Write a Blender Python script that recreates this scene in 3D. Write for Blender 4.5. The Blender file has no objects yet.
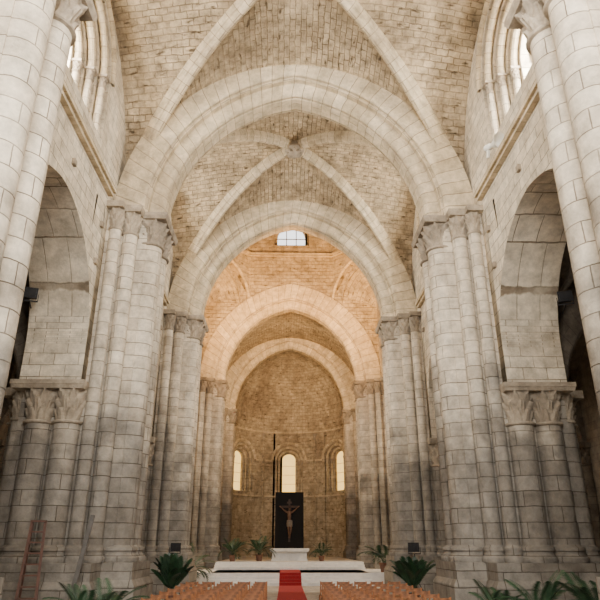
import bpy, math, random
from mathutils import Vector, Matrix
random.seed(7)
sc = bpy.context.scene
pi = math.pi

# ------------------------------------------------------------------ mesh builder
class MB:
    def __init__(s):
        s.v=[]; s.f=[]; s.uv=[]; s.m=[]
    def face(s, pts, uvs=None, m=0):
        i=len(s.v); s.v.extend([tuple(p) for p in pts]); s.f.append(list(range(i,i+len(pts))))
        if uvs is None:
            n=(Vector(pts[1])-Vector(pts[0])).cross(Vector(pts[2])-Vector(pts[0]))
            ax=max(range(3),key=lambda k:abs(n[k]))
            if ax==0: uvs=[(p[1],p[2]) for p in pts]
            elif ax==1: uvs=[(p[0],p[2]) for p in pts]
            else: uvs=[(p[0],p[1]) for p in pts]
        s.uv.append(list(uvs)); s.m.append(m)
    def grid(s, P, U, m=0, close=False):
        for i in range(len(P)-1):
            for j in range(len(P[0])-1):
                s.face([P[i][j],P[i][j+1],P[i+1][j+1],P[i+1][j]],[U[i][j],U[i][j+1],U[i+1][j+1],U[i+1][j]],m)
    def obj(s, name, mats, smooth=35, merge=True):
        me=bpy.data.meshes.new(name)
        me.from_pydata(s.v,[],s.f)
        uvl=me.uv_layers.new(name="UVMap")
        flat=[c for f in s.uv for c in f]
        buf=[0.0]*(2*len(flat))
        for i,c in enumerate(flat): buf[2*i]=c[0]; buf[2*i+1]=c[1]
        uvl.data.foreach_set("uv",buf)
        for mt in (mats if isinstance(mats,(list,tuple)) else [mats]): me.materials.append(mt)
        me.polygons.foreach_set("material_index",s.m)
        if merge:
            import bmesh
            bm=bmesh.new(); bm.from_mesh(me)
            bmesh.ops.remove_doubles(bm,verts=bm.verts,dist=0.0004)
            bmesh.ops.recalc_face_normals(bm,faces=bm.faces)
            bm.to_mesh(me); bm.free()
        if smooth:
            me.polygons.foreach_set("use_smooth",[True]*len(me.polygons))
            me.set_sharp_from_angle(angle=math.radians(smooth))
        me.update()
        o=bpy.data.objects.new(name,me); sc.collection.objects.link(o)
        return o

def box(mb,x0,x1,y0,y1,z0,z1,m=0,it=0.0):
    if x0>x1:x0,x1=x1,x0
    if y0>y1:y0,y1=y1,y0
    b=[(x0,y0,z0),(x1,y0,z0),(x1,y1,z0),(x0,y1,z0)]
    t=[(x0+it,y0+it,z1),(x1-it,y0+it,z1),(x1-it,y1-it,z1),(x0+it,y1-it,z1)]
    for i in range(4):
        j=(i+1)%4
        mb.face([b[i],b[j],t[j],t[i]],None,m)
    mb.face(t,None,m); mb.face(b[::-1],None,m)

def obox(mb,c,ax,ay,az,m=0):
    c=Vector(c);ax=Vector(ax);ay=Vector(ay);az=Vector(az)
    P=[c+i*ax+j*ay+k*az for k in(-1,1) for j in(-1,1) for i in(-1,1)]
    for q in ([0,1,3,2],[4,6,7,5],[0,4,5,1],[2,3,7,6],[0,2,6,4],[1,5,7,3]):
        mb.face([P[i] for i in q],None,m)

def beam(mb,p,q,w,d,m=0):
    p=Vector(p);q=Vector(q);t=(q-p);L=t.length;t.normalize()
    r=Vector((0,0,1)) if abs(t.z)<.9 else Vector((0,1,0))
    a=t.cross(r).normalized(); b=a.cross(t)
    obox(mb,(p+q)/2,a*w/2,b*d/2,t*L/2,m)

def lathe(mb,cx,cy,prof,n=20,m=0):
    P=[];U=[];vv=0
    for k,(r,z) in enumerate(prof):
        if k: vv+=math.hypot(r-prof[k-1][0],z-prof[k-1][1])
        P.append([(cx+r*math.cos(2*pi*i/n),cy+r*math.sin(2*pi*i/n),z) for i in range(n+1)])
        U.append([(2*pi*i/n*prof[0][0]+cx*.37,prof[0][1]+vv) for i in range(n+1)])
    mb.grid(P,U,m)

def tube(mb,pts,r,n=8,m=0):
    P=[];U=[];L=0
    for k,p in enumerate(pts):
        p=Vector(p)
        a=Vector(pts[max(0,k-1)]);b=Vector(pts[min(len(pts)-1,k+1)])
        t=(b-a).normalized()
        ref=Vector((0,0,1)) if abs(t.z)<.95 else Vector((0,1,0))
        u=t.cross(ref).normalized();w=u.cross(t)
        rr=r[k] if isinstance(r,(list,tuple)) else r
        if k: L+=(p-Vector(pts[k-1])).length
        P.append([p+u*rr*math.cos(2*pi*i/n)+w*rr*math.sin(2*pi*i/n) for i in range(n+1)])
        U.append([(rr*2*pi*i/n,L) for i in range(n+1)])
    mb.grid(P,U,m)

def archz(a,h,x):
    R=(a*a+h*h)/(2*a); c=a-R
    return math.sqrt(max(0,R*R-(abs(x)-c)**2))

def wall_strip(mb,s0,s1,z0,z1,ops,mp,t0,t1,step=1.0,m=0,back=True,n=12):
    S=set([round(s0,4),round(s1,4)])
    k=int((s1-s0)/step)
    for i in range(1,k): S.add(round(s0+(s1-s0)*i/k,4))
    for o in ops:
        c,hw=o[0],o[1]; R=(hw*hw+o[4]**2)/(2*hw); cx=hw-R; tm=math.acos(max(-1,min(1,-cx/R)))
        for i in range(n+1):
            x=cx+R*math.cos(tm*i/n); S.add(round(c+x,4)); S.add(round(c-x,4))
    S=[s for s in sorted(S) if s0-1e-6<=s<=s1+1e-6]
    def top(o,s): return o[3]+archz(o[1],o[4],s-o[0]) if abs(abs(s-o[0])-o[1])>2e-4 else o[3]
    for sa,sb in zip(S[:-1],S[1:]):
        if sb-sa<1e-5: continue
        sm=(sa+sb)/2
        cov=sorted([o for o in ops if abs(sm-o[0])<o[1]],key=lambda o:o[2])
        la,lb=z0,z0
        segs=[]
        for o in cov:
            if o[2]>la+1e-4:
                segs.append((la,lb,o[2],o[2]))
                mb.face([mp(sa,o[2],t0),mp(sb,o[2],t0),mp(sb,o[2],t1),mp(sa,o[2],t1)],[(sa,t0),(sb,t0),(sb,t1),(sa,t1)],m)
            la,lb=top(o,sa),top(o,sb)
            al=o[3]+math.atan2(la-o[3],o[1]-abs(sa-o[0])+.5)*o[1]; bl=o[3]+math.atan2(lb-o[3],o[1]-abs(sb-o[0])+.5)*o[1]
            mb.face([mp(sa,la,t0),mp(sb,lb,t0),mp(sb,lb,t1),mp(sa,la,t1)],[(t0,al),(t0,bl),(t1,bl),(t1,al)],m)
        segs.append((la,lb,z1,z1))
        for a0,b0,a1,b1 in segs:
            if max(a1-a0,b1-b0)<1e-4: continue
            mb.face([mp(sa,a0,t0),mp(sb,b0,t0),mp(sb,b1,t0),mp(sa,a1,t0)],[(sa,a0),(sb,b0),(sb,b1),(sa,a1)],m)
            if back: mb.face([mp(sa,a0,t1),mp(sb,b0,t1),mp(sb,b1,t1),mp(sa,a1,t1)],[(sa,a0),(sb,b0),(sb,b1),(sa,a1)],m)
    for o in ops:
        for sg in(-1,1):
            s=o[0]+sg*o[1]
            if o[3]>o[2]+1e-4:
                mb.face([mp(s,o[2],t0),mp(s,o[2],t1),mp(s,o[3],t1),mp(s,o[3],t0)],[(t0,o[2]),(t1,o[2]),(t1,o[3]),(t0,o[3])],m)

def sweep_arch(mb,prof,a,h,zs,mp,n=26,m=0,c=0.0):
    R=(a*a+h*h)/(2*a); cx=a-R
    pl=[0]
    for k in range(1,len(prof)): pl.append(pl[-1]+math.hypot(prof[k][0]-prof[k-1][0],prof[k][1]-prof[k-1][1]))
    P=[];U=[]
    for sg in (1,-1):
        rng=range(0,n+1) if sg==1 else range(n-1,-1,-1)
        for k in rng:
            row=[];ur=[]
            for (q,d),l in zip(prof,pl):
                rr=R+d; tm=math.acos(max(-1,min(1,-cx/rr))); th=tm*k/n
                row.append(mp(c+sg*(cx+rr*math.cos(th)),zs+rr*math.sin(th),q))
                al=R*tm*k/n
                ur.append((l, al if sg==1 else 2*R*tm-al))
            P.append(row);U.append(ur)
    mb.grid(P,U,m)

def circ(q0,d0,r,n=10): return [(q0+r*math.cos(2*pi*i/n),d0+r*math.sin(2*pi*i/n)) for i in range(n+1)]

# ------------------------------------------------------------------ materials
def nodes(name):
    m=bpy.data.materials.new(name); m.use_nodes=True; nt=m.node_tree
    b=nt.nodes["Principled BSDF"]; return m,nt,b
def stone(name,c1,c2,mort,bw=.75,bh=.38,ms=.012,stain=(.25,.22,.18),st_lo=.5,st_hi=.72,st_amt=.6,bump=.35,grey=0.0,pit=0.0,warp=.04,g0=9.2,g1=13.0,mot=(.55,1.25),wear=(.15,.75)):
    m,nt,b=nodes(name); N=nt.nodes; L=nt.links
    uv=N.new("ShaderNodeUVMap"); 
    geo=N.new("ShaderNodeNewGeometry")
    br=N.new("ShaderNodeTexBrick"); br.inputs["Scale"].default_value=1
    br.inputs["Brick Width"].default_value=bw; br.inputs["Row Height"].default_value=bh
    br.inputs["Mortar Size"].default_value=ms; br.inputs["Mortar Smooth"].default_value=.6
    br.inputs["Color1"].default_value=(*c1,1); br.inputs["Color2"].default_value=(*c2,1); br.inputs["Mortar"].default_value=(*mort,1)
    wn=N.new("ShaderNodeTexNoise"); wn.inputs["Scale"].default_value=2.5; wn.inputs["Detail"].default_value=4; L.new(uv.outputs[0],wn.inputs["Vector"])
    wm=N.new("ShaderNodeVectorMath"); wm.operation='MULTIPLY_ADD'; wm.inputs[1].default_value=(warp,warp,0)
    L.new(wn.outputs["Color"],wm.inputs[0]); L.new(uv.outputs[0],wm.inputs[2]); L.new(wm.outputs[0],br.inputs["Vector"])
    # joints partly worn away
    n0=N.new("ShaderNodeTexNoise"); n0.inputs["Scale"].default_value=.9; n0.inputs["Detail"].default_value=4; L.new(geo.outputs["Position"],n0.inputs["Vector"])
    r0=N.new("ShaderNodeMapRange"); r0.inputs[1].default_value=.4; r0.inputs[2].default_value=.62; r0.inputs[3].default_value=wear[0]; r0.inputs[4].default_value=wear[1]
    L.new(n0.outputs[0],r0.inputs[0])
    m0=N.new("ShaderNodeMix"); m0.data_type='RGBA'; L.new(r0.outputs[0],m0.inputs[0]); L.new(br.outputs["Color"],m0.inputs[6])
    m0.inputs[7].default_value=(*[(a+b_)/2 for a,b_ in zip(c1,c2)],1)
    n1=N.new("ShaderNodeTexNoise"); n1.inputs["Scale"].default_value=.35; n1.inputs["Detail"].default_value=8; n1.inputs["Roughness"].default_value=.65
    mpn=N.new("ShaderNodeMapping"); mpn.inputs["Scale"].default_value=(1,1,.6); L.new(geo.outputs["Position"],mpn.inputs[0]); L.new(mpn.outputs[0],n1.inputs["Vector"])
    mr=N.new("ShaderNodeMapRange"); mr.inputs[1].default_value=st_lo; mr.inputs[2].default_value=st_hi; mr.inputs[4].default_value=st_amt
    L.new(n1.outputs[0],mr.inputs[0])
    mx=N.new("ShaderNodeMix"); mx.data_type='RGBA'; L.new(mr.outputs[0],mx.inputs[0]); L.new(m0.outputs[2],mx.inputs[6]); mx.inputs[7].default_value=(*stain,1)
    cur=mx.outputs[2]
    n2=N.new("ShaderNodeTexNoise"); n2.inputs["Scale"].default_value=2.2; n2.inputs["Detail"].default_value=9; n2.inputs["Roughness"].default_value=.7
    L.new(geo.outputs["Position"],n2.inputs["Vector"])
    r2=N.new("ShaderNodeMapRange"); r2.inputs[1].default_value=.3; r2.inputs[2].default_value=.7; r2.inputs[3].default_value=mot[0]; r2.inputs[4].default_value=mot[1]
    L.new(n2.outputs[0],r2.inputs[0])
    mu=N.new("ShaderNodeMix"); mu.data_type='RGBA'; mu.blend_type='MULTIPLY'; mu.inputs[0].default_value=1
    L.new(cur,mu.inputs[6]); L.new(r2.outputs[0],mu.inputs[7]); cur=mu.outputs[2]
    if pit>0:
        n3=N.new("ShaderNodeTexNoise"); n3.inputs["Scale"].default_value=1.0; n3.inputs["Detail"].default_value=3
        mp3=N.new("ShaderNodeMapping"); mp3.inputs["Scale"].default_value=(1.6,5.2,1); L.new(uv.outputs[0],mp3.inputs[0]); L.new(mp3.outputs[0],n3.inputs["Vector"])
        r3=N.new("ShaderNodeMapRange"); r3.inputs[1].default_value=.61; r3.inputs[2].default_value=.70; r3.inputs[4].default_value=pit
        L.new(n3.outputs[0],r3.inputs[0])
        m3=N.new("ShaderNodeMix"); m3.data_type='RGBA'; L.new(r3.outputs[0],m3.inputs[0]); L.new(cur,m3.inputs[6]); m3.inputs[7].default_value=(stain[0]*.4,stain[1]*.38,stain[2]*.36,1)
        cur=m3.outputs[2]
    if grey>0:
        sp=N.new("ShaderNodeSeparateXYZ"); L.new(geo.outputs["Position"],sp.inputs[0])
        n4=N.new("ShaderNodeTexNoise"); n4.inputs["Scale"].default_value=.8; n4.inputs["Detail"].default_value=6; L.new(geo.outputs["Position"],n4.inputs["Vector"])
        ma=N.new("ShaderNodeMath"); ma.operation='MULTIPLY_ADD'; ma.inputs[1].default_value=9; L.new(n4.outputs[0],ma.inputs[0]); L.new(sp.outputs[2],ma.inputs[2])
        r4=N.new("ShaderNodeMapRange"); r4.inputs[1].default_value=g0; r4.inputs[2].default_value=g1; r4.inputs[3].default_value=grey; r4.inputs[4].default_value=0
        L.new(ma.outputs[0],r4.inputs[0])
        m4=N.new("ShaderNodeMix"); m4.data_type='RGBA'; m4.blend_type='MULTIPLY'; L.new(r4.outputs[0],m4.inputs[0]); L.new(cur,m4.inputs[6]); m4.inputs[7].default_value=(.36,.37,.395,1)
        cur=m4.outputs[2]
    L.new(cur,b.inputs["Base Color"]); b.inputs["Roughness"].default_value=.92
    b.inputs["Specular IOR Level"].default_value=.15
    hm=N.new("ShaderNodeMath"); hm.operation='MULTIPLY_ADD'; hm.inputs[1].default_value=-.6
    L.new(br.outputs["Fac"],hm.inputs[0]); L.new(n2.outputs[0],hm.inputs[2])
    bp=N.new("ShaderNodeBump"); bp.inputs["Strength"].default_value=bump; bp.inputs["Distance"].default_value=.08
    L.new(hm.outputs[0],bp.inputs["Height"]); L.new(bp.outputs[0],b.inputs["Normal"])
    return m
def plain(name,col,rough=.6,metal=0,var=.25,scale=6,bump=.1):
    m,nt,b=nodes(name); N=nt.nodes; L=nt.links
    tc=N.new("ShaderNodeTexCoord"); n=N.new("ShaderNodeTexNoise"); n.inputs["Scale"].default_value=scale; n.inputs["Detail"].default_value=5
    L.new(tc.outputs["Object"],n.inputs["Vector"])
    r=N.new("ShaderNodeValToRGB"); r.color_ramp.elements[0].position=.3; r.color_ramp.elements[1].position=.7
    r.color_ramp.elements[0].color=(*[c*(1-var) for c in col],1); r.color_ramp.elements[1].color=(*[min(1,c*(1+var)) for c in col],1)
    L.new(n.outputs[0],r.inputs[0]); L.new(r.outputs[0],b.inputs["Base Color"])
    b.inputs["Roughness"].default_value=rough; b.inputs["Metallic"].default_value=metal
    bp=N.new("ShaderNodeBump"); bp.inputs["Strength"].default_value=bump; L.new(n.outputs[0],bp.inputs["Height"]); L.new(bp.outputs[0],b.inputs["Normal"])
    return m

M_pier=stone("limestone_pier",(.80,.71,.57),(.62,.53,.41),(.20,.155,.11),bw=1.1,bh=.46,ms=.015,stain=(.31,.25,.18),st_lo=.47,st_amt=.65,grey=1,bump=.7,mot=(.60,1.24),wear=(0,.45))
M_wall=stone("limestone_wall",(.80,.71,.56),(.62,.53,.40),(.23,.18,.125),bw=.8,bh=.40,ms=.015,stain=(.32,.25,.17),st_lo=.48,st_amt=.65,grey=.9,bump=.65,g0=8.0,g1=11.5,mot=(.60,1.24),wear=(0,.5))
M_rib=stone("limestone_arch",(.74,.62,.44),(.57,.46,.30),(.22,.16,.10),bw=3,bh=.45,ms=.015,stain=(.29,.215,.135),st_lo=.46,st_amt=.7,bump=.65,mot=(.58,1.26),wear=(0,.5))
M_vault=stone("vault_masonry",(.66,.53,.355),(.45,.345,.22),(.22,.16,.10),bw=.47,bh=.235,ms=.018,stain=(.23,.17,.105),st_lo=.44,st_hi=.66,st_amt=.78,bump=1.0,pit=.95,warp=.15,mot=(.45,1.4),wear=(.2,.9))
M_apse=stone("apse_masonry",(.62,.52,.37),(.46,.37,.25),(.22,.17,.11),bw=.6,bh=.32,ms=.018,stain=(.22,.165,.11),st_lo=.44,st_hi=.66,st_amt=.72,bump=.9,pit=.85,warp=.10,wear=(.15,.75),mot=(.5,1.32))
M_aisle_shade=stone("aisle_masonry_shaded",(.24,.20,.155),(.18,.15,.115),(.10,.08,.06),bw=.8,bh=.40,stain=(.08,.065,.05),st_amt=.8,bump=.5)  # stone colours darkened so the aisles look deep in shade
M_floor=stone("floor_paving",(.48,.45,.41),(.40,.37,.33),(.22,.2,.18),bw=1.1,bh=.7,ms=.01,stain=(.3,.28,.25),bump=.15)
M_stage=stone("platform_stone",(.76,.75,.74),(.70,.69,.67),(.45,.44,.42),bw=1.2,bh=.9,ms=.006,stain=(.55,.54,.52),bump=.1,mot=(.85,1.1))
M_cap=stone("carved_capital_stone",(.50,.42,.32),(.42,.35,.26),(.40,.36,.3),bw=3,bh=3,ms=.0,stain=(.14,.11,.085),st_lo=.42,st_amt=.75,bump=1.0)
M_red=plain("red_carpet",(.30,.015,.02),.95,scale=30)
M_wood=plain("chair_wood",(.27,.105,.038),.55,scale=9,var=.5)
M_straw=plain("woven_straw",(.26,.14,.06),.8,scale=40)
M_black=plain("black_cloth",(.006,.006,.007),.9)
M_metal=plain("black_metal",(.02,.02,.022),.4,.6)
M_white=plain("cream_plastic",(.85,.83,.76),.4,var=.05)
M_leaf=plain("palm_leaf",(.025,.06,.026),.5,var=.5,scale=4)
M_leaf2=plain("dark_shrub_leaf",(.014,.04,.016),.5,var=.5,scale=4)
M_pot=plain("terracotta",(.14,.065,.04),.8)
M_lad=plain("ladder_wood",(.09,.038,.024),.7)
M_skin=plain("carved_painted_wood",(.16,.085,.05),.5)
M_cloth=plain("loincloth_paint",(.22,.18,.14),.6)
M_board=plain("weathered_board",(.10,.09,.08),.8)
M_cross=plain("dark_cross_wood",(.05,.025,.015),.6)
M_iron=plain("window_iron",(.12,.10,.08),.6)
def pane(name,col):
    m,nt,b=nodes(name); N=nt.nodes;L=nt.links
    t=N.new("ShaderNodeBsdfTransparent"); n=N.new("ShaderNodeTexNoise"); n.inputs["Scale"].default_value=3
    r=N.new("ShaderNodeValToRGB"); r.color_ramp.elements[0].color=(col[0]*.8,col[1]*.8,col[2]*.8,1); r.color_ramp.elements[1].color=(*col,1)
    L.new(n.outputs[0],r.inputs[0]); L.new(r.outputs[0],t.inputs[0]); L.new(t.outputs[0],N["Material Output"].inputs[0]); return m
M_amber=pane("amber_alabaster",(1,.62,.17))

# ------------------------------------------------------------------ layout (metres)
EYE=2.1
ZS=13.9; AR=6.25; WEBH=7.1; HX=7.0; DOM=1.1
PY=[-1.4,9.7,21.3,32.4,46.5,57.3]
ACAP=7.05
def mpx(x0s):
    return lambda s,z,t: (x0s*t,s,z)
def mpy(s,z,t): return (s,t,z)

# ------------------------------------------------------------------ capitals etc.
def capital(mb,cx,cy,r,z0,h,m=1,n=72,fl=.34):
    P=[];U=[];K=20
    lathe(mb,cx,cy,[(r,z0-.1),(r*1.16,z0-.07),(r*1.2,z0-.03),(r*1.14,z0+.01),(r*.97,z0+.02)],24,m)
    def leaf(th,t,ph,cnt):
        u=((th*cnt/(2*pi)+ph)%1.0)-.5
        w=.44*(1-.8*t**2.2)
        e=max(0,1-(abs(u)/w)**2)
        return e**.5*(1-.45*math.exp(-(u/.06)**2))
    tiers=((0,.42,0,8,.44),(.28,.72,.5,8,.48),(.58,1.0,0,8,.44))
    for k in range(K+1):
        t=k/K; row=[];ur=[]
        for i in range(n+1):
            th=2*pi*i/n
            rr=r*(.84+fl*t**1.6); add=0
            for a,b_,ph,cnt,am in tiers:
                if a<=t<=b_:
                    tt=(t-a)/(b_-a); add=max(add,r*am*leaf(th,tt,ph,cnt)*(.2+.8*tt**1.6))
            rr+=add
            row.append((cx+rr*math.cos(th),cy+rr*math.sin(th),z0+h*t)); ur.append((th*r,h*t))
        P.append(row);U.append(ur)
    mb.grid(P,U,m)
def base(mb,cx,cy,r,z0,z1,n=20):
    h=z1-z0
    lathe(mb,cx,cy,[(r*1.42,z0),(r*1.48,z0+.12*h),(r*1.46,z0+.28*h),(r*1.34,z0+.36*h),(r*1.2,z0+.5*h),(r*1.2,z0+.6*h),(r*1.3,z0+.68*h),(r*1.27,z0+.85*h),(r*1.08,z0+.92*h),(r,z1)],n)
def shaft(mb,sx,x,y,r,z0,z1,caph,cfl=.34):
    cx=sx*x
    base(mb,cx,y,r,z0,z0+.5)
    lathe(mb,cx,y,[(r,z0+.5),(r,z1-caph)],22)
    capital(mb,cx,y,r,z1-caph,caph,fl=cfl)

def pier(sx,Y,west=True,east=True,ecross=False,wcross=False):
    mb=MB(); x=lambda a:sx*a
    for (a,b,hy) in ((4.8,9.9,1.42),(5.75,9.5,2.45)):
        box(mb,x(a),x(b),Y-hy,Y+hy,0,.95)
        box(mb,x(a+.0),x(b-.0),Y-hy,Y+hy,.95,1.12,it=.1)
        box(mb,x(a+.12),x(b-.12),Y-hy+.12,Y+hy-.12,1.12,1.60)
    ZB=1.6
    box(mb,x(5.65),x(9.3),Y-.98,Y+.98,ZB,ZS-.25)
    box(mb,x(6.2),x(9.0),Y-1.32,Y+1.32,ZB,ZS-.25)
    box(mb,x(6.65),x(9.0),Y-1.62,Y+1.62,ZB,ZS-.25)
    for sy in(-1,1):
        shaft(mb,sx,5.6,Y+sy*.5,.45,ZB,ZS-.25,.95)
        shaft(mb,sx,6.2,Y+sy*1.26,.27,ZB,ZS-.25,.8)
        shaft(mb,sx,6.66,Y+sy*1.62,.22,ZB,ZS-.25,.75)
    box(mb,x(4.98),x(7.3),Y-1.14,Y+1.14,ZS-.25,ZS-.12,1,it=-.06)
    box(mb,x(4.92),x(7.3),Y-1.20,Y+1.20,ZS-.12,ZS,1)
    box(mb,x(5.82),x(7.3),Y-1.66,Y+1.66,ZS-.25,ZS-.12,1,it=-.05)
    box(mb,x(5.77),x(7.3),Y-1.71,Y+1.71,ZS-.12,ZS,1)
    box(mb,x(6.38),x(7.3),Y-2.0,Y+2.0,ZS-.23,ZS,1)
    for sy,on,cr in((-1,west,wcross),(1,east,ecross)):
        if not on: continue
        top=ZS-.25 if cr else ACAP-.27
        for xx,r in((7.38,.42),(8.3,.42)):
            shaft(mb,sx,xx,Y+sy*1.62,r,ZB,top,1.0 if not cr else .9,.3)
        shaft(mb,sx,9.05,Y+sy*1.3,.28,ZB,top,.85)
        box(mb,x(6.86),x(9.15),Y+sy*1.5,Y+sy*2.18,top,top+.13,1,it=-.04)
        box(mb,x(6.82),x(9.2),Y+sy*1.5,Y+sy*2.24,top+.13,top+.27,1)
    if west or east:
        for sy in(-1,1):
            shaft(mb,sx,9.35,Y+sy*.48,.4,ZB,ACAP-.27,.85)
        box(mb,x(9.0),x(9.95),Y-1.1,Y+1.1,ACAP-.27,ACAP,1)
    return mb.obj("compound_pier",[M_pier,M_cap])

for sx in(-1,1):
    for i,Y in enumerate(PY):
        if i==4: pier(sx,Y,west=True,east=False,wcross=True)
        else: pier(sx,Y,west=i!=5,east=i!=5,ecross=(i==3))

# ------------------------------------------------------------------ nave walls
bays=[(PY[0],PY[1]),(PY[1],PY[2]),(PY[2],PY[3])]
WS=18.1
LAY=((7.0,7.35,2.3),(7.35,7.7,1.92),(7.7,8.05,1.54),(8.05,9.0,1.12))
for sx,nm in((-1,"wall_left"),(1,"wall_right")):
    mb=MB(); mp=mpx(sx)
    y0,y1=PY[0]-1.5,PY[3]+1.9
    ops=[((a+b)/2,(b-a)/2-2.05,ACAP,8.3,3.9) for a,b in bays]
    wall_strip(mb,y0,y1,ACAP,13.5,ops,mp,7.0,9.0)
    for t0,t1,hw in LAY:
        wall_strip(mb,y0,y1,13.5,22.6,[((a+b)/2,hw,15.5,WS,hw*1.02) for a,b in bays],mp,t0,t1)
    for a,b in bays:
        c=(a+b)/2
        for xx,hw,r in((7.35,2.3,.14),(7.7,1.92,.14),(8.05,1.54,.14)):
            for sg in(-1,1):
                yy=c+sg*(hw-r-.03); X=sx*(xx-r-.02)
                base(mb,X,yy,r,15.5,15.75,12); lathe(mb,X,yy,[(r,15.75),(r,WS-.4)],12)
                capital(mb,X,yy,r,WS-.4,.33,m=1,n=24); box(mb,X-.2,X+.2,yy-.2,yy+.2,WS-.08,WS+.02,1)
            sweep_arch(mb,circ(xx-r-.02,-r-.03,r),hw,hw*1.02,WS,lambda p,z,q:(sx*q,p,z),n=14,c=c,m=2)
        sweep_arch(mb,[(7.02,.28),(6.88,.28),(6.86,.18),(6.94,.08),(7.02,.06)],2.3,2.35,WS,lambda p,z,q:(sx*q,p,z),n=14,c=c,m=2)
        box(mb,sx*6.82,sx*7.05,a+1.9,b-1.9,14.12,14.24,2)
        box(mb,sx*6.72,sx*7.05,a+1.9,b-1.9,14.24,14.42,2)
    mb.obj(nm,[M_wall,M_cap,M_rib])

mb=MB()
for sx in(-1,1):
    for (y,z) in((12.6,12.7),(19.0,12.7),(15.8,13.1),(23.5,12.7),(30,12.7),(18.9,11.2),(12.5,11.3)):
        box(mb,sx*6.9,sx*7.05,y-.1,y+.1,z-.1,z+.1)
mb.obj("corbel_stones",[M_cap])

# ------------------------------------------------------------------ transverse arches
def tprof(w1=1.08,w2=.62):
    h=[(-w1,1.9),(-w1,.86),(-w1+.02,.78),(-w1+.07,.72),(-w1+.14,.70),(-w1+.2,.76),(-w1+.22,.60),(-w2-.03,.58),(-w2,.52),(-w2,.24),(-w2+.02,.15),(-w2+.08,.07),(-w2+.17,.03),(-w2+.19,.14),(-w2+.27,.14),(-w2+.29,0)]
    return h+[(-q,d) for q,d in h[::-1]]
for i,Y in enumerate(PY):
    mb=MB(); sweep_arch(mb,tprof(),5.17,AR,ZS,lambda p,z,q,Y=Y:(p,Y+q,z),n=30)
    mb.obj("transverse_arch",[M_rib],smooth=30)

# ------------------------------------------------------------------ vaults
def vault(y0,y1,x0,x1,zs,H,name,rib=True,a=HX,dom=0.0,mat=None,rmat=None):
    cy=(y0+y1)/2; hy=(y1-y0)/2; cx=(x0+x1)/2; hx=(x1-x0)/2
    R=(a*a+H*H)/(2*a); c=a-R; tm=math.acos(-c/R); n=18
    sv=[(c+R*math.cos(tm*(n-k)/n))/a for k in range(n+1)]; sv[0]=0; sv[-1]=1
    arc=[R*tm*k/n for k in range(n+1)]
    full=[-s for s in sv[::-1]]+sv[1:]; farc=[-q for q in arc[::-1]]+arc[1:]
    mb=MB(); N=len(full)
    def bump(sx_,sy_): return dom*(1-sx_*sx_)*(1-sy_*sy_)
    def z(i,j):
        mn=min(abs(full[i]),abs(full[j]))
        return bump(full[i],full[j])+(zs+archz(a,H,a*mn) if mn<.99999 else zs)
    for i in range(N-1):
        for j in range(N-1):
            p=lambda ii,jj:(cx+hx*full[ii],cy+hy*full[jj],z(ii,jj))
            if (i<N//2)==(j<N//2): tris=[[(i,j),(i+1,j),(i+1,j+1)],[(i,j),(i+1,j+1),(i,j+1)]]
            else: tris=[[(i,j),(i+1,j),(i,j+1)],[(i+1,j),(i+1,j+1),(i,j+1)]]
            for t in tris:
                mi=sum(abs(full[q[0]]) for q in t); mj=sum(abs(full[q[1]]) for q in t)
                if mi<mj: uv=[(hy*full[q[1]],farc[q[0]]*hx/a) for q in t]
                else: uv=[(hx*full[q[0]],farc[q[1]]*hy/a+.13) for q in t]
                mb.face([p(*q) for q in t],uv)
    mb.obj(name,[mat or M_vault],smooth=25)
    if rib:
        mb=MB(); w=.25*min(1,hx/5); d=.42*min(1,hx/5)
        pf=[(-w,-.25),(-w,d*.45),(-w*.85,d*.62),(-w*.62,d*.66),(-w*.5,d*.9),(-w*.2,d*1.05),(w*.2,d*1.05),(w*.5,d*.9),(w*.62,d*.66),(w*.85,d*.62),(w,d*.45),(w,-.25)]
        for sgn in(1,-1):
            pts=[]
            for k,s in enumerate(full):
                if abs(s)>.985: continue
                pts.append(Vector((cx+hx*s,cy+sgn*hy*s,bump(s,s)+zs+archz(a,H,a*abs(s)))))
            side=Vector((-sgn*hy,hx,0)).normalized()
            P=[];U=[];L=0
            for k,p in enumerate(pts):
                t=(pts[min(k+1,len(pts)-1)]-pts[max(k-1,0)]).normalized()
                nrm=t.cross(side).normalized()
                if nrm.z>0: nrm=-nrm
                if k: L+=(p-pts[k-1]).length
                P.append([p+side*q+nrm*dd for q,dd in pf]); U.append([(q,L) for q,dd in pf])
            mb.grid(P,U)
        zc=zs+H+dom
        bz=zc-d*1.25
        lathe(mb,cx,cy,[(.0,bz-.22),(.22,bz-.2),(.34,bz-.1),(.30,bz-.02),(.42,bz+.04),(.52,bz+.16),(.5,bz+.34),(.4,bz+.6)],20,1)
        for k in range(8):
            an=k*pi/4; lathe(mb,cx+.36*math.cos(an),cy+.36*math.sin(an),[(0,bz-.12),(.08,bz-.08),(.11,bz+.02),(.06,bz+.12)],8,1)
        mb.obj("vault_ribs",[rmat or M_rib,M_cap],smooth=40)
for k,(a,b) in enumerate(bays): vault(a,b,-HX,HX,ZS,WEBH,"ceiling" if k==0 else "ceiling_vault",dom=DOM)
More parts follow.
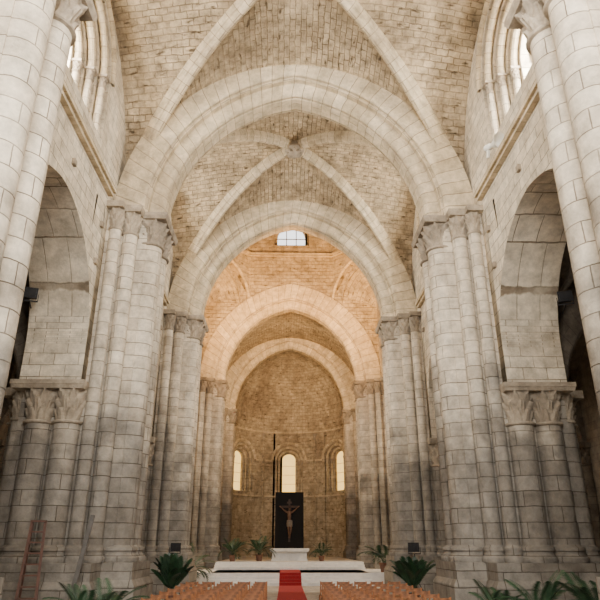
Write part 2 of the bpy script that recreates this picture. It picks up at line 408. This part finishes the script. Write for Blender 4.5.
for sx in(-1,1):
    for k,(a,b) in enumerate(bays):
        x0,x1=sorted((sx*9.0,sx*15.5)); vault(a,b,x0,x1,ACAP+1.2,4.6,"ceiling_aisle",a=3.6,mat=M_aisle_shade,rmat=M_aisle_shade)
    mb=MB()
    for Y in PY[:4]:
        c=sx*12.45
        sweep_arch(mb,[(-.75,.9),(-.75,.1),(-.65,0),(.65,0),(.75,.1),(.75,.9)],2.75,3.3,ACAP,lambda p,z,q,Y=Y:(p,Y+q,z),n=16,c=c)
        wall_strip(mb,*sorted((sx*9.0,sx*15.5)),ACAP,13.2,[(c,3.1,ACAP,ACAP,3.7)],mpy,Y-.55,Y+.55)
        for sy in(-1,1):
            shaft(mb,sx,15.3,Y+sy*.45,.38,.4,ACAP-.25,.8)
        box(mb,sx*14.7,sx*15.6,Y-1.1,Y+1.1,ACAP-.25,ACAP)
        box(mb,sx*14.5,sx*15.6,Y-1.2,Y+1.2,0,.6)
    mb.obj("aisle_arches",[M_aisle_shade,M_aisle_shade])
    mb=MB()
    wall_strip(mb,PY[0]-1.5,33.2,0,13.2,[((a+b)/2,.35,5.5,7.5,.35) for a,b in bays[1:]],mpx(sx),15.5,16.3)
    mb.obj("wall_aisle_left" if sx<0 else "wall_aisle_right",[M_aisle_shade])
    mb=MB()
    x0,x1=sorted((sx*9,sx*16.3)); wall_strip(mb,x0,x1,0,13.2,[],mpy,PY[0]-2.0,PY[0]-1.5)
    mb.obj("wall_aisle_west",[M_aisle_shade])

# ------------------------------------------------------------------ crossing
CY0,CY1=33.3,45.6; CC=(CY0+CY1)/2
mb=MB()
for Y0,Y1 in((32.9,CY0),(CY1,46.0)):
    wall_strip(mb,-9,9,ZS,25.7,[(0,5.85,ZS,ZS,6.95)],mpy,Y0,Y1)
for sx in(-1,1):
    wall_strip(mb,32.9,46.0,ZS,25.7,[(CC,5.0,ZS,ZS,6.1)],mpx(sx),7.0,9.0)
mb.obj("wall_crossing",[M_apse],smooth=30)
mb=MB(); hx=HX; hy=(CY1-CY0)/2; cut=3.5
zq=20.4
for ax in(-1,1):
    for ay in(-1,1):
        A=Vector((ax*hx,CC+ay*(hy-cut),0)); B=Vector((ax*(hx-cut),CC+ay*hy,0)); C=Vector((ax*hx,CC+ay*hy,0))
        W=(B-A).length; d=(B-A)/W
        nrm=(C-(A+B)/2).normalized()
        mp=lambda s,z,t,A=A,d=d,nrm=nrm:(A.x+d.x*s+nrm.x*t,A.y+d.y*s+nrm.y*t,z)
        wall_strip(mb,0,W,zq,25.7,[(W/2,W/2-.02,zq,zq,3.3)],mp,0,.45,m=0)
        wall_strip(mb,.5,W-.5,zq,25.7,[(W/2,W/2-.52,zq,zq,2.7)],mp,.45,.8)
        sweep_arch(mb,circ(.0,.1,.12),W/2-.02,3.3,zq,lambda p,z,q,mp=mp:mp(p,z,q),n=14,c=W/2,m=1)
        n=16; a=W/2-.5
        pts=[]
        for k in range(n+1):
            xx=-a*math.cos(pi*k/n); pts.append(Vector(mp(W/2+xx,zq+archz(a,2.75,xx) if 0<k<n else zq,.6)))
        for k in range(n):
            mb.face([pts[k],pts[k+1],Vector((C.x,C.y,zq-.2))],[(k*.4,0),(k*.4+.4,0),(k*.4+.2,2.5)])
mb.obj("squinches",[M_apse,M_rib],smooth=30)
mb=MB()
oct_=[(hx,-(hy-cut)),(hx,hy-cut),(hx-cut,hy),(-(hx-cut),hy),(-hx,hy-cut),(-hx,-(hy-cut)),(-(hx-cut),-hy),(hx-cut,-hy)]
oct_=[Vector((p[0],CC+p[1],0)) for p in oct_]
cen=Vector((0,CC,0))
for k in range(8):
    A=oct_[k];B=oct_[(k+1)%8];W=(B-A).length;d=(B-A)/W; n_=((A+B)/2-cen).normalized()
    nn=Vector((d.y,-d.x,0)); 
    if nn.dot(n_)<0: nn=-nn
    mp=lambda s,z,t,A=A,d=d,nn=nn:(A.x+d.x*s+nn.x*t,A.y+d.y*s+nn.y*t,z)
    wall_strip(mb,0,W,25.7,31.5,[(W/2,1.45,25.75,26.7,1.6)],mp,0,.5,m=0)
    wall_strip(mb,0,W,25.7,31.5,[(W/2,1.2,25.75,26.7,1.35)],mp,.5,.9,m=0)
    for zz,o,h in((24.6,.16,.14),(24.74,.28,.16)):
        P=[mp(0,zz,0),mp(W,zz,0),mp(W,zz,-o),mp(0,zz,-o)]; T=[(p[0],p[1],zz+h) for p in P]
        mb.face(P,None,1);mb.face(T,None,1);mb.face([P[2],P[3],T[3],T[2]],None,1)
    for f in(-.42,.42):
        p=mp(W/2+f,25.75,.55);q=mp(W/2+f,28.1,.55); beam(mb,p,q,.07,.07,2)
    beam(mb,mp(W/2-1.2,26.6,.55),mp(W/2+1.2,26.6,.55),.06,.06,2)
    K=8
    for j in range(K):
        t0=j/K*pi/2;t1=(j+1)/K*pi/2
        def q(P,t): v=cen+(P-cen)*math.cos(t); return (v.x,v.y,31.5+5*math.sin(t))
        mb.face([q(A,t0),q(B,t0),q(B,t1),q(A,t1)],[(0,t0*5),(W,t0*5),(W,t1*5),(0,t1*5)])
mb.obj("lantern_tower",[M_apse,M_rib,M_iron],smooth=20)

# transepts
for sx in(-1,1):
    mb=MB()
    x0,x1=sorted((sx*9,sx*21))
    wall_strip(mb,x0,x1,0,22.6,[(sx*12.4,2.4,0,7.2,3.2)],mpy,CY0-.6,CY0)
    wall_strip(mb,x0,x1,0,22.6,[(sx*15,1.0,9,14,1.1)],mpy,CY1,CY1+.6)
    wall_strip(mb,CY0-.6,CY1+.6,0,25,[(CC,1.6,9,16,1.8),],mpx(sx),21,21.8)
    mb.obj("wall_transept_left" if sx<0 else "wall_transept_right",[M_wall])
    mb=MB()
    P=[];U=[]
    n=24
    for xx in (sx*7.0,sx*10,sx*13,sx*17,sx*21):
        row=[];ur=[]
        for k in range(-n,n+1):
            th=k/n; yy=hy*math.sin(th*pi/2); row.append((xx,CC+yy,ZS+archz(hy,6.9,yy) if abs(k)<n else ZS)); ur.append((xx,th*9))
        P.append(row);U.append(ur)
    mb.grid(P,U); mb.obj("ceiling_transept",[M_vault],smooth=30)

# ------------------------------------------------------------------ chancel
mb=MB()
for sx in(-1,1):
    wall_strip(mb,46.0,58.0,0,22.6,[(51.9,.8,16.2,18.6,.95)],mpx(sx),7.0,8.0)  # unseen window openings, put in only to light the apse
    box(mb,sx*6.82,sx*7.05,46.5,57,14.16,14.4)
mb.obj("wall_chancel",[M_wall])
mb=MB(); P=[];U=[]
R=(HX*HX+WEBH**2)/(2*HX);c=HX-R;tm=math.acos(-c/R);n=24
for yy in [46+i for i in range(13)]:
    row=[];ur=[]
    for k in range(2*n+1):
        kk=k if k<=n else 2*n-k; sg=1 if k<=n else -1
        th=tm*kk/n; row.append((sg*(c+R*math.cos(th)),yy,ZS+R*math.sin(th))); ur.append((yy,R*tm*k/n))
    P.append(row);U.append(ur)
mb.grid(P,U); mb.obj("ceiling_chancel",[M_vault],smooth=30)
# apse
AC=58.1; AR_=5.85
mb=MB()
def mpa(s,z,t):
    ph=s/AR_; return ((AR_+t)*math.sin(ph),AC+(AR_+t)*math.cos(ph),z)
wp=[-.93*AR_,0,.93*AR_]
wall_strip(mb,-pi/2*AR_,pi/2*AR_,0,13.0,[(w,1.45,7.0,10.2,1.45) for w in wp],mpa,0,.3,step=.4)
wall_strip(mb,-pi/2*AR_,pi/2*AR_,6,13.0,[(w,1.1,7.0,10.2,1.1) for w in wp],mpa,.3,.6,step=.4)
wall_strip(mb,-pi/2*AR_,pi/2*AR_,6,13.0,[(w,.62,7.1,10.3,.62) for w in wp],mpa,.6,.8,step=.4)
for w in wp:
    for hw,t,r in((1.45,.15,.13),(1.1,.45,.12)):
        for sg in(-1,1):
            p=mpa(w+sg*(hw-r),7,t)
            base(mb,p[0],p[1],r,7.0,7.2,12);lathe(mb,p[0],p[1],[(r,7.2),(r,9.85)],12);capital(mb,p[0],p[1],r,9.85,.3,m=1,n=24)
            obox(mb,(p[0],p[1],10.19),(.17,0,0),(0,.17,0),(0,0,.05),1)
        sweep_arch(mb,circ(t,-r,r),hw,hw,10.2,lambda p,z,q:mpa(p,z,q),n=12,c=w,m=2)
    sweep_arch(mb,[(.02,.42),(-.12,.42),(-.14,.3),(-.05,.16),(.02,.14)],1.45,1.45,10.2,lambda p,z,q:mpa(p,z,q),n=14,c=w,m=2)
for zz in(6.6,10.12,13.0):
    P=[];U=[]
    for k in range(41):
        s=(-pi/2+pi*k/40)*AR_
        P.append([mpa(s,zz+a,b) for a,b in((-.1,.05),(-.06,-.12),(.08,-.16),(.1,.05))]);U.append([(s,i*.1) for i in range(4)])
    if zz!=10.12: mb.grid(P,U,2)
    else:
        for k in range(40):
            s=(-pi/2+pi*(k+.5)/40)*AR_
            if min(abs(s-w) for w in wp)>1.9: mb.grid(P[k:k+2],U[k:k+2],2)
for s in(-.47*AR_,.47*AR_):
    p=mpa(s,0,0); base(mb,p[0],p[1],.17,1.05,1.4,14); lathe(mb,p[0],p[1],[(.17,1.4),(.17,12.3)],14); capital(mb,p[0],p[1],.17,12.3,.55,n=24)
mb.obj("wall_apse",[M_apse,M_cap,M_rib],smooth=30)
mb=MB();P=[];U=[]
K=20
for j in range(K+1):
    t=j/K*pi/2
    P.append([((AR_+.06)*math.cos(t)*math.sin(ph),AC-.1+(AR_+.06)*math.cos(t)*math.cos(ph),13+8.0*math.sin(t)) for ph in [-pi/2+pi*k/40 for k in range(41)]])
    U.append([(ph*AR_,t*7) for ph in [-pi/2+pi*k/40 for k in range(41)]])
mb.grid(P,U); mb.obj("ceiling_apse",[M_apse],smooth=30)
mb=MB(); wall_strip(mb,-9,9,0,22.6,[(0,5.8,0,ZS,6.8)],mpy,58.0,58.25); mb.obj("wall_apse_arch",[M_wall])
for k,w in enumerate(wp):
    mb=MB(); mb.face([mpa(w-.75,7.0,.75),mpa(w+.75,7.0,.75),mpa(w+.75,11.1,.75),mpa(w-.75,11.1,.75)])
    for zz in (7.9,8.8,9.7): beam(mb,mpa(w-.7,zz,.72),mpa(w+.7,zz,.72),.03,.03,1)
    mb.obj("window_%d"%(k+1),[M_amber,M_iron],smooth=0)

# ------------------------------------------------------------------ floor, platform, carpet
mb=MB(); box(mb,-22,22,-6,65,-.3,0); mb.obj("floor",[M_floor],smooth=0)
mb=MB()
for k in range(4):
    box(mb,-4.6,4.6,36.6+.4*k,46,.15*k,.15*(k+1))
box(mb,-7,7,38.2,46,0,.6)
box(mb,-4.9,4.9,42.4,63,.6,.75); box(mb,-4.9,4.9,42.8,63,.75,.9); box(mb,-4.9,4.9,43.2,63,.9,1.05)
mb.obj("altar_platform",[M_stage],smooth=0)
mb=MB()
W=.62
box(mb,-W,W,8,36.55,0.0,.02)
for k in range(4):
    box(mb,-W,W,36.6+.4*k-.02,36.6+.4*k,.15*k,.15*(k+1)+.015); box(mb,-W,W,36.58+.4*k,37.0+.4*k,.15*(k+1),.15*(k+1)+.015)
box(mb,-W,W,38.2,42.4,.6,.615)
mb.obj("red_carpet",[M_red],smooth=0)

# altar
mb=MB()
box(mb,-1.4,1.4,45.9,47.1,1.72,1.87); box(mb,-1.32,1.32,45.98,47.02,1.62,1.72,it=-.05)
for xx in(-.95,.95): box(mb,xx-.28,xx+.28,46.2,46.8,1.05,1.62); box(mb,xx-.34,xx+.34,46.14,46.86,1.05,1.17)
box(mb,-.68,.68,46.35,46.65,1.05,1.62)
mb.obj("stone_altar",[M_stage],smooth=0)

# ------------------------------------------------------------------ crucifix
root=bpy.data.objects.new("crucifix_panel",None); sc.collection.objects.link(root); root.location=(.0,50.2,0)
def par(o,n=None):
    o.parent=root
    if n:o.name=n
mb=MB(); box(mb,-1.08,1.08,0,.08,1.4,5.95); box(mb,-1.12,-1.06,-.03,.1,1.05,6.0);box(mb,1.06,1.12,-.03,.1,1.05,6.0);box(mb,-1.12,1.12,-.03,.1,5.93,6.0);box(mb,-1.12,1.12,-.3,.3,1.05,1.4)
par(mb.obj("backdrop_cloth",[M_black],smooth=0))
mb=MB(); box(mb,-.08,.08,-.16,-.06,2.3,5.45); box(mb,-.75,.75,-.16,-.06,4.82,4.97); box(mb,-.2,.2,-.19,-.15,5.12,5.27)
par(mb.obj("cross",[M_cross],smooth=0))
def skinned(name,chains,mat,sub=2):
    vs=[];es=[];rs=[]
    idx={}
    for ch in chains:
        prev=None
        for (k,co,r) in ch:
            if k in idx: i=idx[k]
            else:
                i=len(vs);vs.append(co);rs.append(r);idx[k]=i
            if prev is not None: es.append((prev,i))
            prev=i
    me=bpy.data.meshes.new(name);me.from_pydata(vs,es,[]);o=bpy.data.objects.new(name,me);sc.collection.objects.link(o)
    bpy.context.view_layer.objects.active=o
    md=o.modifiers.new("skin",'SKIN')
    for i,r in enumerate(rs):
        me.skin_vertices[0].data[i].radius=(r,r)
    me.skin_vertices[0].data[0].use_root=True
    s=o.modifiers.new("sub",'SUBSURF');s.levels=sub;s.render_levels=sub
    me.materials.append(mat); return o
y=-.28
torso=[("pel",(0,y,3.72),.13),("waist",(.01,y,3.95),.115),("chest",(0,y-.02,4.25),.16),("neck0",(0,y-.02,4.47),.09),("neck",(.02,y-.05,4.56),.055),("h1",(.04,y-.09,4.66),.085),("h2",(.05,y-.1,4.78),.085)]
ch=[torso]
for sg,n in((-1,"l"),(1,"r")):
    ch.append([("neck0",None,0),(n+"s",(sg*.19,y,4.46),.075),(n+"e",(sg*.44,y+.03,4.64),.05),(n+"w",(sg*.66,y+.08,4.86),.032),(n+"h",(sg*.72,y+.08,4.90),.034)])
    for j in range(4):
        ch.append([(n+"h",None,0),(n+"f%d"%j,(sg*(.77+.01*(j%2)),y+.06,4.875+.022*j),.010),(n+"g%d"%j,(sg*(.80+.008*(1 if j in(1,2) else 0)),y+.03,4.88+.024*j),.008)])
    ch.append([(n+"h",None,0),(n+"t",(sg*.71,y+.03,4.95),.010)])
    ch.append([("pel",None,0),(n+"hip",(sg*.1,y,3.62),.11),(n+"k",(sg*.1+.04,y-.14,3.18),.07),(n+"a",(sg*.04+.02,y+.04,2.78),.042),(n+"ft",(sg*.04+.01,y-.04,2.66),.035),(n+"toe",(sg*.04+.01,y-.10,2.58),.024)])
par(skinned("christ_figure",ch,M_skin))
mb=MB()
lathe(mb,0,y,[(.19,3.9),(.2,3.8),(.215,3.62),(.2,3.42),(.19,3.40)],16); box(mb,.14,.24,y-.05,y+.05,3.42,3.85)
par(mb.obj("loincloth",[M_cloth]))
mb=MB()
for k in range(10):
    an=k*pi/5; lathe(mb,.05+.085*math.cos(an),y-.1+.085*math.sin(an),[(0,4.78),(.03,4.80),(.03,4.83),(0,4.86)],6)
lathe(mb,.05,y-.06,[(.0,4.87),(.07,4.85),(.1,4.76),(.1,4.62),(.06,4.55)],12)
par(mb.obj("hair_and_thorns",[M_cross]))

# ------------------------------------------------------------------ chairs
mb=MB()
for xx in(-.2,.2):
    beam(mb,(xx,-.2,0),(xx,-.2,.45),.04,.04); beam(mb,(xx,-.2,.45),(xx,-.27,.92),.04,.035)
    beam(mb,(xx,.2,0),(xx,.2,.45),.04,.04)
    beam(mb,(xx,-.2,.2),(xx,.2,.2),.025,.025); beam(mb,(xx,-.2,.42),(xx,.2,.42),.04,.05)
for zz,yy in((.62,-.223),(.86,-.262)):
    box(mb,-.2,.2,yy-.01,yy+.01,zz-.045,zz+.045)
beam(mb,(-.2,.2,.25),(.2,.2,.25),.025,.025);beam(mb,(-.2,-.2,.25),(.2,-.2,.25),.025,.025)
beam(mb,(-.2,.2,.42),(.2,.2,.42),.04,.05);beam(mb,(-.2,-.2,.42),(.2,-.2,.42),.04,.05)
box(mb,-.21,.21,-.2,.22,.44,.475,1)
ch0=mb.obj("wooden_chair",[M_wood,M_straw],smooth=0)
first=True
for r in range(11):
    for side in(-1,1):
        for c in range(5):
            X=side*(1.12+.60*c); Y=23.3-1.15*r+random.uniform(-.03,.03)
            if first: o=ch0; first=False
            else:
                o=bpy.data.objects.new("wooden_chair",ch0.data); sc.collection.objects.link(o)
            o.location=(X+random.uniform(-.02,.02),Y,0); o.rotation_euler=(0,0,random.uniform(-.05,.05))

# ------------------------------------------------------------------ plants
def palm(loc,h,nf=16,mat=None,name="potted_palm",spread=1.0,wide=.05,seed=0):
    rd=random.Random(seed); mb=MB(); pr=.22*h/1.4; ph=.38*h/1.4
    lathe(mb,0,0,[(0,0),(pr*.7,0),(pr,ph*.9),(pr*1.1,ph*.9),(pr*1.1,ph),(pr*.95,ph),(pr*.9,ph*.9),(0,ph*.9)],18,1)
    for k in range(nf):
        an=2*pi*k/nf*1.618*3+rd.uniform(-.2,.2); L=h*rd.uniform(.75,1.1)*.85; lean=rd.uniform(.25,1.1)*spread
        pts=[];p=Vector((.05*math.cos(an),.05*math.sin(an),ph*.9)); el=pi/2-lean*.45
        n=10
        for i in range(n+1):
            pts.append(p.copy()); p=p+Vector((math.cos(an)*math.cos(el),math.sin(an)*math.cos(el),math.sin(el)))*L/n; el-=lean*.22
        tube(mb,pts,[.012*(1-i/n*.7) for i in range(n+1)],5)
        sd=Vector((-math.sin(an),math.cos(an),0))
        for i in range(3,n+1):
            for j in(0,.33,.66):
                if i==n and j: continue
                q=pts[i].lerp(pts[min(i+1,n)],j)
                t=(pts[i]-pts[i-1]).normalized()
                ll=h*.25*math.sin(pi*(i+j-1.5)/(n))**.6 if 0<(i+j-1.5)<n else h*.08
                for sg in(-1,1):
                    e=q+(sd*sg*.8+t*.65+Vector((0,0,-.25))).normalized()*ll
                    m_=(q+e)/2+Vector((0,0,.02)); w=t*wide*.36*h/1.4
                    mb.face([q-w*.4,m_-w,e,m_+w],None,0)
    o=mb.obj(name,[mat or M_leaf,M_pot],smooth=0,merge=False); o.location=loc; return o
k=0
for (x,y_,z,h) in((-4.7,16.8,0,1.3),(-5.5,17.3,0,1.2),(6.0,16.4,0,1.4),(6.9,15.4,0,1.5),(5.2,17.2,0,1.2),(7.6,16.6,0,1.5),
                  (-5.6,35.4,0,2.0),(-3.9,44.6,1.05,1.5),(-2.1,45.2,1.05,1.6),(2.2,44.9,1.05,1.3),(5.6,38.9,.6,1.9)):
    palm((x,y_,z),h,seed=k,spread=1.1); k+=1
palm((-4.5,24.6,0),1.5,nf=34,mat=M_leaf2,name="potted_shrub",spread=.42,wide=.10,seed=40)
palm((4.55,25.0,0),1.5,nf=24,mat=M_leaf2,name="potted_shrub",spread=.45,wide=.09,seed=41)

# ------------------------------------------------------------------ ladder, boards, fixtures
mb=MB()
for sg in(-1,1):
    beam(mb,(sg*.26,-.0,0),(sg*.17,.55,2.7),.07,.05)
    beam(mb,(sg*.24,1.1,0),(sg*.15,.62,2.65),.05,.04)
for i in range(1,10):
    t=i/10; w=.26-.09*t; beam(mb,(-w,.55*t,2.7*t),(w,.55*t,2.7*t),.10,.04)
box(mb,-.21,.21,.48,.68,2.68,2.73)
o=mb.obj("step_ladder",[M_lad],smooth=0); o.location=(-6.95,17.3,0); o.rotation_euler=(0,0,.30)
mb=MB(); beam(mb,(0,0,0),(.3,.5,2.9),.12,.05); o=mb.obj("leaning_board",[M_board],smooth=0); o.location=(-6.2,18.15,0)

def flood(name,loc,rot,stand=0,s=1):
    mb=MB()
    obox(mb,(0,0,0),(.2*s,0,0),(0,.09*s,0),(0,0,.15*s)); obox(mb,(0,-.1*s,0),(.23*s,0,0),(0,.02*s,0),(0,0,.18*s)); obox(mb,(0,-.125*s,0),(.18*s,0,0),(0,.008*s,0),(0,0,.13*s),1)
    for k in range(-2,3): obox(mb,(.07*s*k,.11*s,0),(.01*s,0,0),(0,.04*s,0),(0,0,.13*s))
    for sg in(-1,1): beam(mb,(sg*.25*s,0,0),(sg*.25*s,.0,-.25*s),.02,.04)
    beam(mb,(-.26*s,0,-.25*s),(.26*s,0,-.25*s),.03,.04)
    if stand:
        beam(mb,(0,0,-.25*s),(0,0,-stand+.3),.04,.04)
        for a in(0,2.1,4.2): beam(mb,(0,0,-stand+.7),(.4*math.cos(a),.4*math.sin(a),-stand),.03,.03)
    else: beam(mb,(0,0,-.25*s),(0,.9,-.25*s),.04,.04)
    o=mb.obj(name,[M_metal,M_metal],smooth=0); o.location=loc; o.rotation_euler=rot; return o
flood("wall_floodlight",(-8.75,18.4,9.75),(0,0,.3)); flood("wall_floodlight",(8.95,18.3,9.75),(0,0,-.3))
flood("floodlight_on_stand",(-5.3,29.6,2.0),(0,0,.4),stand=2.0,s=1.0); flood("floodlight_on_stand",(5.6,29.6,2.0),(0,0,-.4),stand=2.0,s=1.1)
mb=MB()
lathe(mb,0,0,[(.05,-.3),(.09,-.25),(.09,-.1),(.06,-.05),(.1,.1),(.22,.3),(.24,.31),(.2,.28),(.08,.1),(0,.05)],18); 
box(mb,-.03,.03,-.3,0,-.2,-.14)
o=mb.obj("horn_speaker",[M_white]); o.location=(6.7,16.9,14.8); o.rotation_euler=(pi/2+.2,0,.4); o.scale=(1.3,1.3,1.3)

# ------------------------------------------------------------------ lights
def area(name,loc,target,sx_,sy_,power,col):
    l=bpy.data.lights.new(name,'AREA'); l.shape='RECTANGLE'; l.size=sx_; l.size_y=sy_; l.energy=power; l.color=col
    o=bpy.data.objects.new(name,l); sc.collection.objects.link(o); o.location=loc
    o.rotation_euler=(Vector(target)-Vector(loc)).to_track_quat('-Z','Y').to_euler(); return o
day=(1,.95,.86)
area("west_fill",(0,-3.5,13),(0,25,15),8,8,5000,(1,.96,.90))  # added fill light behind the camera, in the open west end
for sx in(-1,1):
    for a,b in bays:
        c=(a+b)/2
        area("clerestory_daylight",(sx*8.7,c,17.4),(-sx*2,c,14),2.0,3.6,1150,day)
    area("transept_daylight",(sx*20.6,CC,14),(0,CC,9),3,8,2800,(1,.86,.64))
    area("chancel_fill",(sx*7.6,51.9,17.6),(-sx*2,51.9,13),1.4,2.6,420,(1,.82,.58))  # added fill at the invented chancel openings, lights the apse
    l=bpy.data.lights.new("crossing_lamp",'SPOT'); l.energy=12500; l.color=(1,.54,.19); l.spot_size=2.2; l.spot_blend=.8; l.shadow_soft_size=.3
    o=bpy.data.objects.new("crossing_lamp",l); sc.collection.objects.link(o); o.location=(sx*4.6,34.2,14.5)
    o.rotation_euler=(Vector((0,44,25))-o.location).to_track_quat('-Z','Y').to_euler()
    l=bpy.data.lights.new("chancel_lamp",'SPOT'); l.energy=1200; l.color=(1,.76,.48); l.spot_size=2.4; l.spot_blend=.8; l.shadow_soft_size=.3
    o=bpy.data.objects.new("chancel_lamp",l); sc.collection.objects.link(o); o.location=(sx*4.6,48.2,14.4)
    o.rotation_euler=(Vector((0,58,17))-o.location).to_track_quat('-Z','Y').to_euler()
w=bpy.data.worlds.new("sky"); sc.world=w; w.use_nodes=True
bg=w.node_tree.nodes["Background"]; bg.inputs[0].default_value=(1,.98,.95,1); bg.inputs[1].default_value=2.6

# ------------------------------------------------------------------ camera
cam=bpy.data.cameras.new("cam"); co=bpy.data.objects.new("cam",cam); sc.collection.objects.link(co)
cam.lens=36; cam.sensor_width=36; cam.clip_end=300
co.location=(-.3,0,EYE); co.rotation_euler=(math.radians(90+22.2),0,math.radians(-1.3))
sc.camera=co
